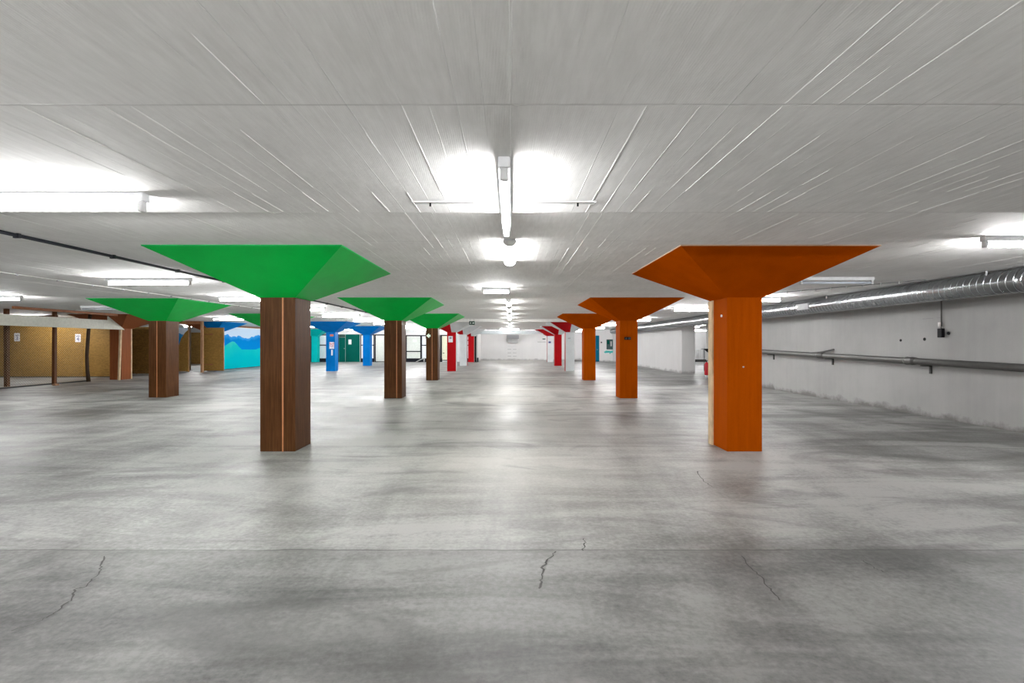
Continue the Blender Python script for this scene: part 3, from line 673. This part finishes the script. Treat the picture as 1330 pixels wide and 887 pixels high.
def timber(name, pts, r, mat, label, cat='post', square=True):
    t = tag(bpy.data.objects.new(name, None), label, cat); bpy.data.objects.remove(t)
    p0 = Vector(pts[0]); m = MB()
    if square:
        p1 = Vector(pts[-1]); d = (p1 - p0); L = d.length; q = d.to_track_quat('Z', 'Y').to_matrix().to_4x4()
        m.box(-r, r, -r, r, 0, L, .006, rot=Matrix.Translation(p0) @ q)
    else: m.tube(pts, r, 12)
    o = m.build(name, mat); return tag(recenter(o, pts[0]), label, cat)
timber('timber_post', [(X(9, 16.4), 16.4, 0), (X(8.4, 16.4), 16.4, ZC)], .054, M['post'], 'brown timber post nearest the left picture edge, holding the mesh')
timber('timber_post', [(X(70.5, 17.7), 17.7, 0), (X(71, 17.7), 17.7, ZC)], .05, M['post'], 'brown timber post between the two number signs')
yy = 19.2
timber('log_post', [(X(115, yy), yy, 0), (X(113.5, yy), yy, .45), (X(112.8, yy), yy, 1.0), (X(114, yy), yy, 1.6), (X(115.6, yy), yy, 2.2), (X(117, yy), yy, ZC)], [.07, .06, .058, .06, .058, .055], M['bark'], 'crooked dark log post right of the second number sign', square=False)
timber('pale_post', [(X(154.6, 20.05), 20.05, 0), (X(156.6, 20.05), 20.05, 2.04)], .036, M['cream'], 'pale timber post leaning on the terracotta column')
timber('timber_post', [(X(262.6, 25.35), 25.35, 0), (X(262.6, 25.35), 25.35, ZC)], .055, M['pale'], 'pale timber post beside the hinged chipboard door')
timber('timber_post', [(X(246, 27.5), 27.5, 0), (X(246, 27.5), 27.5, 2.5)], .06, M['pale'], 'timber post on the far side of the doorless opening')
timber('timber_beam', [(-15.35, 15.2, ZC - .045), (-15.35, 19.2, ZC - .045)], .042, M['beam'], 'rust brown batten along the ceiling over the mesh cage', 'beam')
timber('timber_beam', [(-18.6, 25.3, 2.56), (-15.9, 25.3, 2.56)], .075, M['beam'], 'rust brown beam over the doorless opening', 'beam')
timber('timber_beam', [(-16.5, 27.2, 2.52), (-16.5, 35.0, 2.52)], .05, M['beam'], 'rust brown beam above the painted mural wall', 'beam')
timber('timber_beam', [(-23.5, 19.4, 2.48), (-16.95, 18.4, 2.5)], .045, M['post'], 'dark timber joist inside the cage above the white fascia', 'beam')
# white fascia with its triangular end
FX = -15.88
t = thing('fascia_board', 'long off white fascia board across the cage posts with a slanted end', 'fascia', (FX, 13, 0))
MB().prism([(0, 2.05), (7.25, 2.05), (6.42, 2.62), (6.42, 2.405), (0, 2.405)], 'x', -.02, .02).build('board', M['fascia'], t)
MB().box(-.022, .022, 6.19, 6.196, 2.05, 2.405).build('board_joint', M['boxl'], t)
# wire mesh: straight wires crossing on the diagonal
m = MB(); y0, y1, z0, z1, p = 13.8, 19.2, .04, 2.15, .085
xa = -16.66
def wires(sgn):
    c = y0 - (z1 - z0)
    vs = []; fs = []
    while c < y1 + (z1 - z0):
        pts = []
        for (yy, zz) in ((c, z0), (c + sgn * (z1 - z0), z1)): pts.append((yy, zz))
        (ya, za), (yb, zb) = pts
        def clip(ya, za, yb, zb):
            for lim, s_ in ((y0, 1), (y1, -1)):
                if s_ * (ya - lim) < 0 and s_ * (yb - lim) < 0: return None
                if s_ * (ya - lim) < 0: k_ = (lim - ya) / (yb - ya); ya, za = lim, za + k_ * (zb - za)
                if s_ * (yb - lim) < 0: k_ = (lim - ya) / (yb - ya); yb, zb = lim, za + k_ * (zb - za)
            return ya, za, yb, zb
        r = clip(ya, za, yb, zb)
        if r and abs(r[2] - r[0]) > .05:
            ya, za, yb, zb = r; w = .0034; i = len(vs); d = sgn
            for (yy, zz) in ((ya, za), (yb, zb)):
                vs += [(xa, yy - w * .7, zz + d * w * .7), (xa + w, yy, zz), (xa, yy + w * .7, zz - d * w * .7), (xa - w, yy, zz)]
            fs += [(i + j, i + (j + 1) % 4, i + 4 + (j + 1) % 4, i + 4 + j) for j in range(4)]
        c += p
    m.faces(vs, fs)
wires(1); wires(-1)
for zz in (.05, 2.14): m.tube([(xa, y0, zz), (xa, y1, zz)], .008, 6)
tag(recenter(m.build('wire_mesh_fence', M['wire']), (xa, 16.5, 0)), 'diamond wire mesh fence stretched between the brown timber posts', 'fence')
tag(recenter(MB().box(xa - .06, xa + .06, 13.8, 19.3, 0, .045, .004).build('ground_batten', M['irond']), (xa, 16.5, 0)), 'dark batten on the floor under the wire mesh fence', 'batten')
tag(recenter(MB().box(X(73, 17.5), X(77, 17.5), 17.35, 17.5, 0, .06, .004).build('wood_offcut', M['pale']), (X(75, 17.5), 17.42, 0)), 'small wood offcut on the floor at the foot of the second post', 'offcut')
for px0, px1, py0, py1, dgt, lab in ((18.6, 25.9, 432.6, 443.2, '3', 'white sign with the number 3 on the chipboard wall, nearest the left edge'), (97.8, 105, 433.8, 444.3, '4', 'white sign with the number 4 on the chipboard wall, beside the crooked log post')):
    s = notice(px0, px1, py0, py1, 21.8, lab, rows=[(-.62, .62, .38, .58, 'greyink')], name='number_sign')
    text_mesh('digit', dgt, .25, M['ink'], s, (0, -.008, -.045))
# hinged chipboard door
d = thing('chipboard_door', 'open chipboard door with two strap hinges beside the blue mural', 'door', (X(264.6, 26.0), 26.0, 0), .0)
wd = (291 - 264.6) / F * 26.0
MB().box(0, wd, -.02, .02, Z(481.6, 26.0), Z(425.6, 26.0), .004).build('door_leaf', M['osb'], d)
MB().box(wd - .03, wd + .003, -.024, .024, Z(481.7, 26.0), Z(425.5, 26.0), .003).build('edge_batten', M['pale'], d)
for py in (434.3, 473.3):
    z = Z(py, 26.0); MB().prism([(-.03, z - .022), (.30, z - .018), (.42, z - .045), (.53, z), (.42, z + .045), (.30, z + .018), (-.03, z + .022)], 'y', -.03, -.018).tube([(-.02, -.03, z - .04), (-.02, -.03, z + .04)], .016, 8).build('hinge', M['beam'], d)
# painted mural wall
t = thing('mural_wall', 'board wall painted with teal hills under a blue sky', 'mural', (-16.2, 27.1, 0))
def my(px): return F * 16.2 / (CX - px)
poly = [(my(a) - 27.1, Z(b, my(a))) for a, b in ((285, 453), (292.6, 449), (298, 445.2), (301.7, 443.4), (304.6, 443.9), (307.5, 446.8), (310.3, 450.2), (314.1, 453.9), (323, 454), (332.4, 453.9), (336.7, 452), (345, 448))]
LW = 7.2; poly[0] = (0, poly[0][1]); poly[-1] = (LW, poly[-1][1])
MB().prism([(0, .04)] + poly + [(LW, .04)], 'x', -.03, .0).build('painted_hills', M['hill'], t)
MB().prism(poly + [(LW, 2.41), (0, 2.41)], 'x', -.03, .0).build('painted_sky', M['sky'], t)
MB().box(-.05, -.005, 0, LW, 2.41, 2.45).build('top_rail', M['white'], t)
MB().box(-.10, -.03, 0, LW, 0, .06).build('sill', M['irond'], t)

# ---------------------------------------------------------------- camera, world, view
cam = bpy.data.cameras.new('camera'); co = bpy.data.objects.new('camera', cam); COL.objects.link(co)
cam.sensor_width = 36; cam.lens = F / 1330 * 36; co.location = (0, 0, CAMZ); co.rotation_euler = (PI / 2, 0, 0)
cam.shift_x = (665 - CX) / 1330; cam.shift_y = (HY - 443.5) / 1330; cam.clip_start = .05; cam.clip_end = 200
sc.camera = co
w = bpy.data.worlds.new('world'); sc.world = w; w.use_nodes = True
w.node_tree.nodes['Background'].inputs[0].default_value = (.5, .52, .55, 1); w.node_tree.nodes['Background'].inputs[1].default_value = .05
vs_ = sc.view_settings; sc.display_settings.display_device = 'sRGB'
vs_.view_transform = 'Standard'; vs_.look = 'None'; vs_.gamma = 1; vs_.use_curve_mapping = False; vs_.exposure = .64
try:
    sc.cycles.use_denoising = True; sc.cycles.diffuse_bounces = 6; sc.cycles.max_bounces = 10; sc.cycles.sample_clamp_indirect = 6; sc.cycles.use_light_tree = True
except Exception: pass
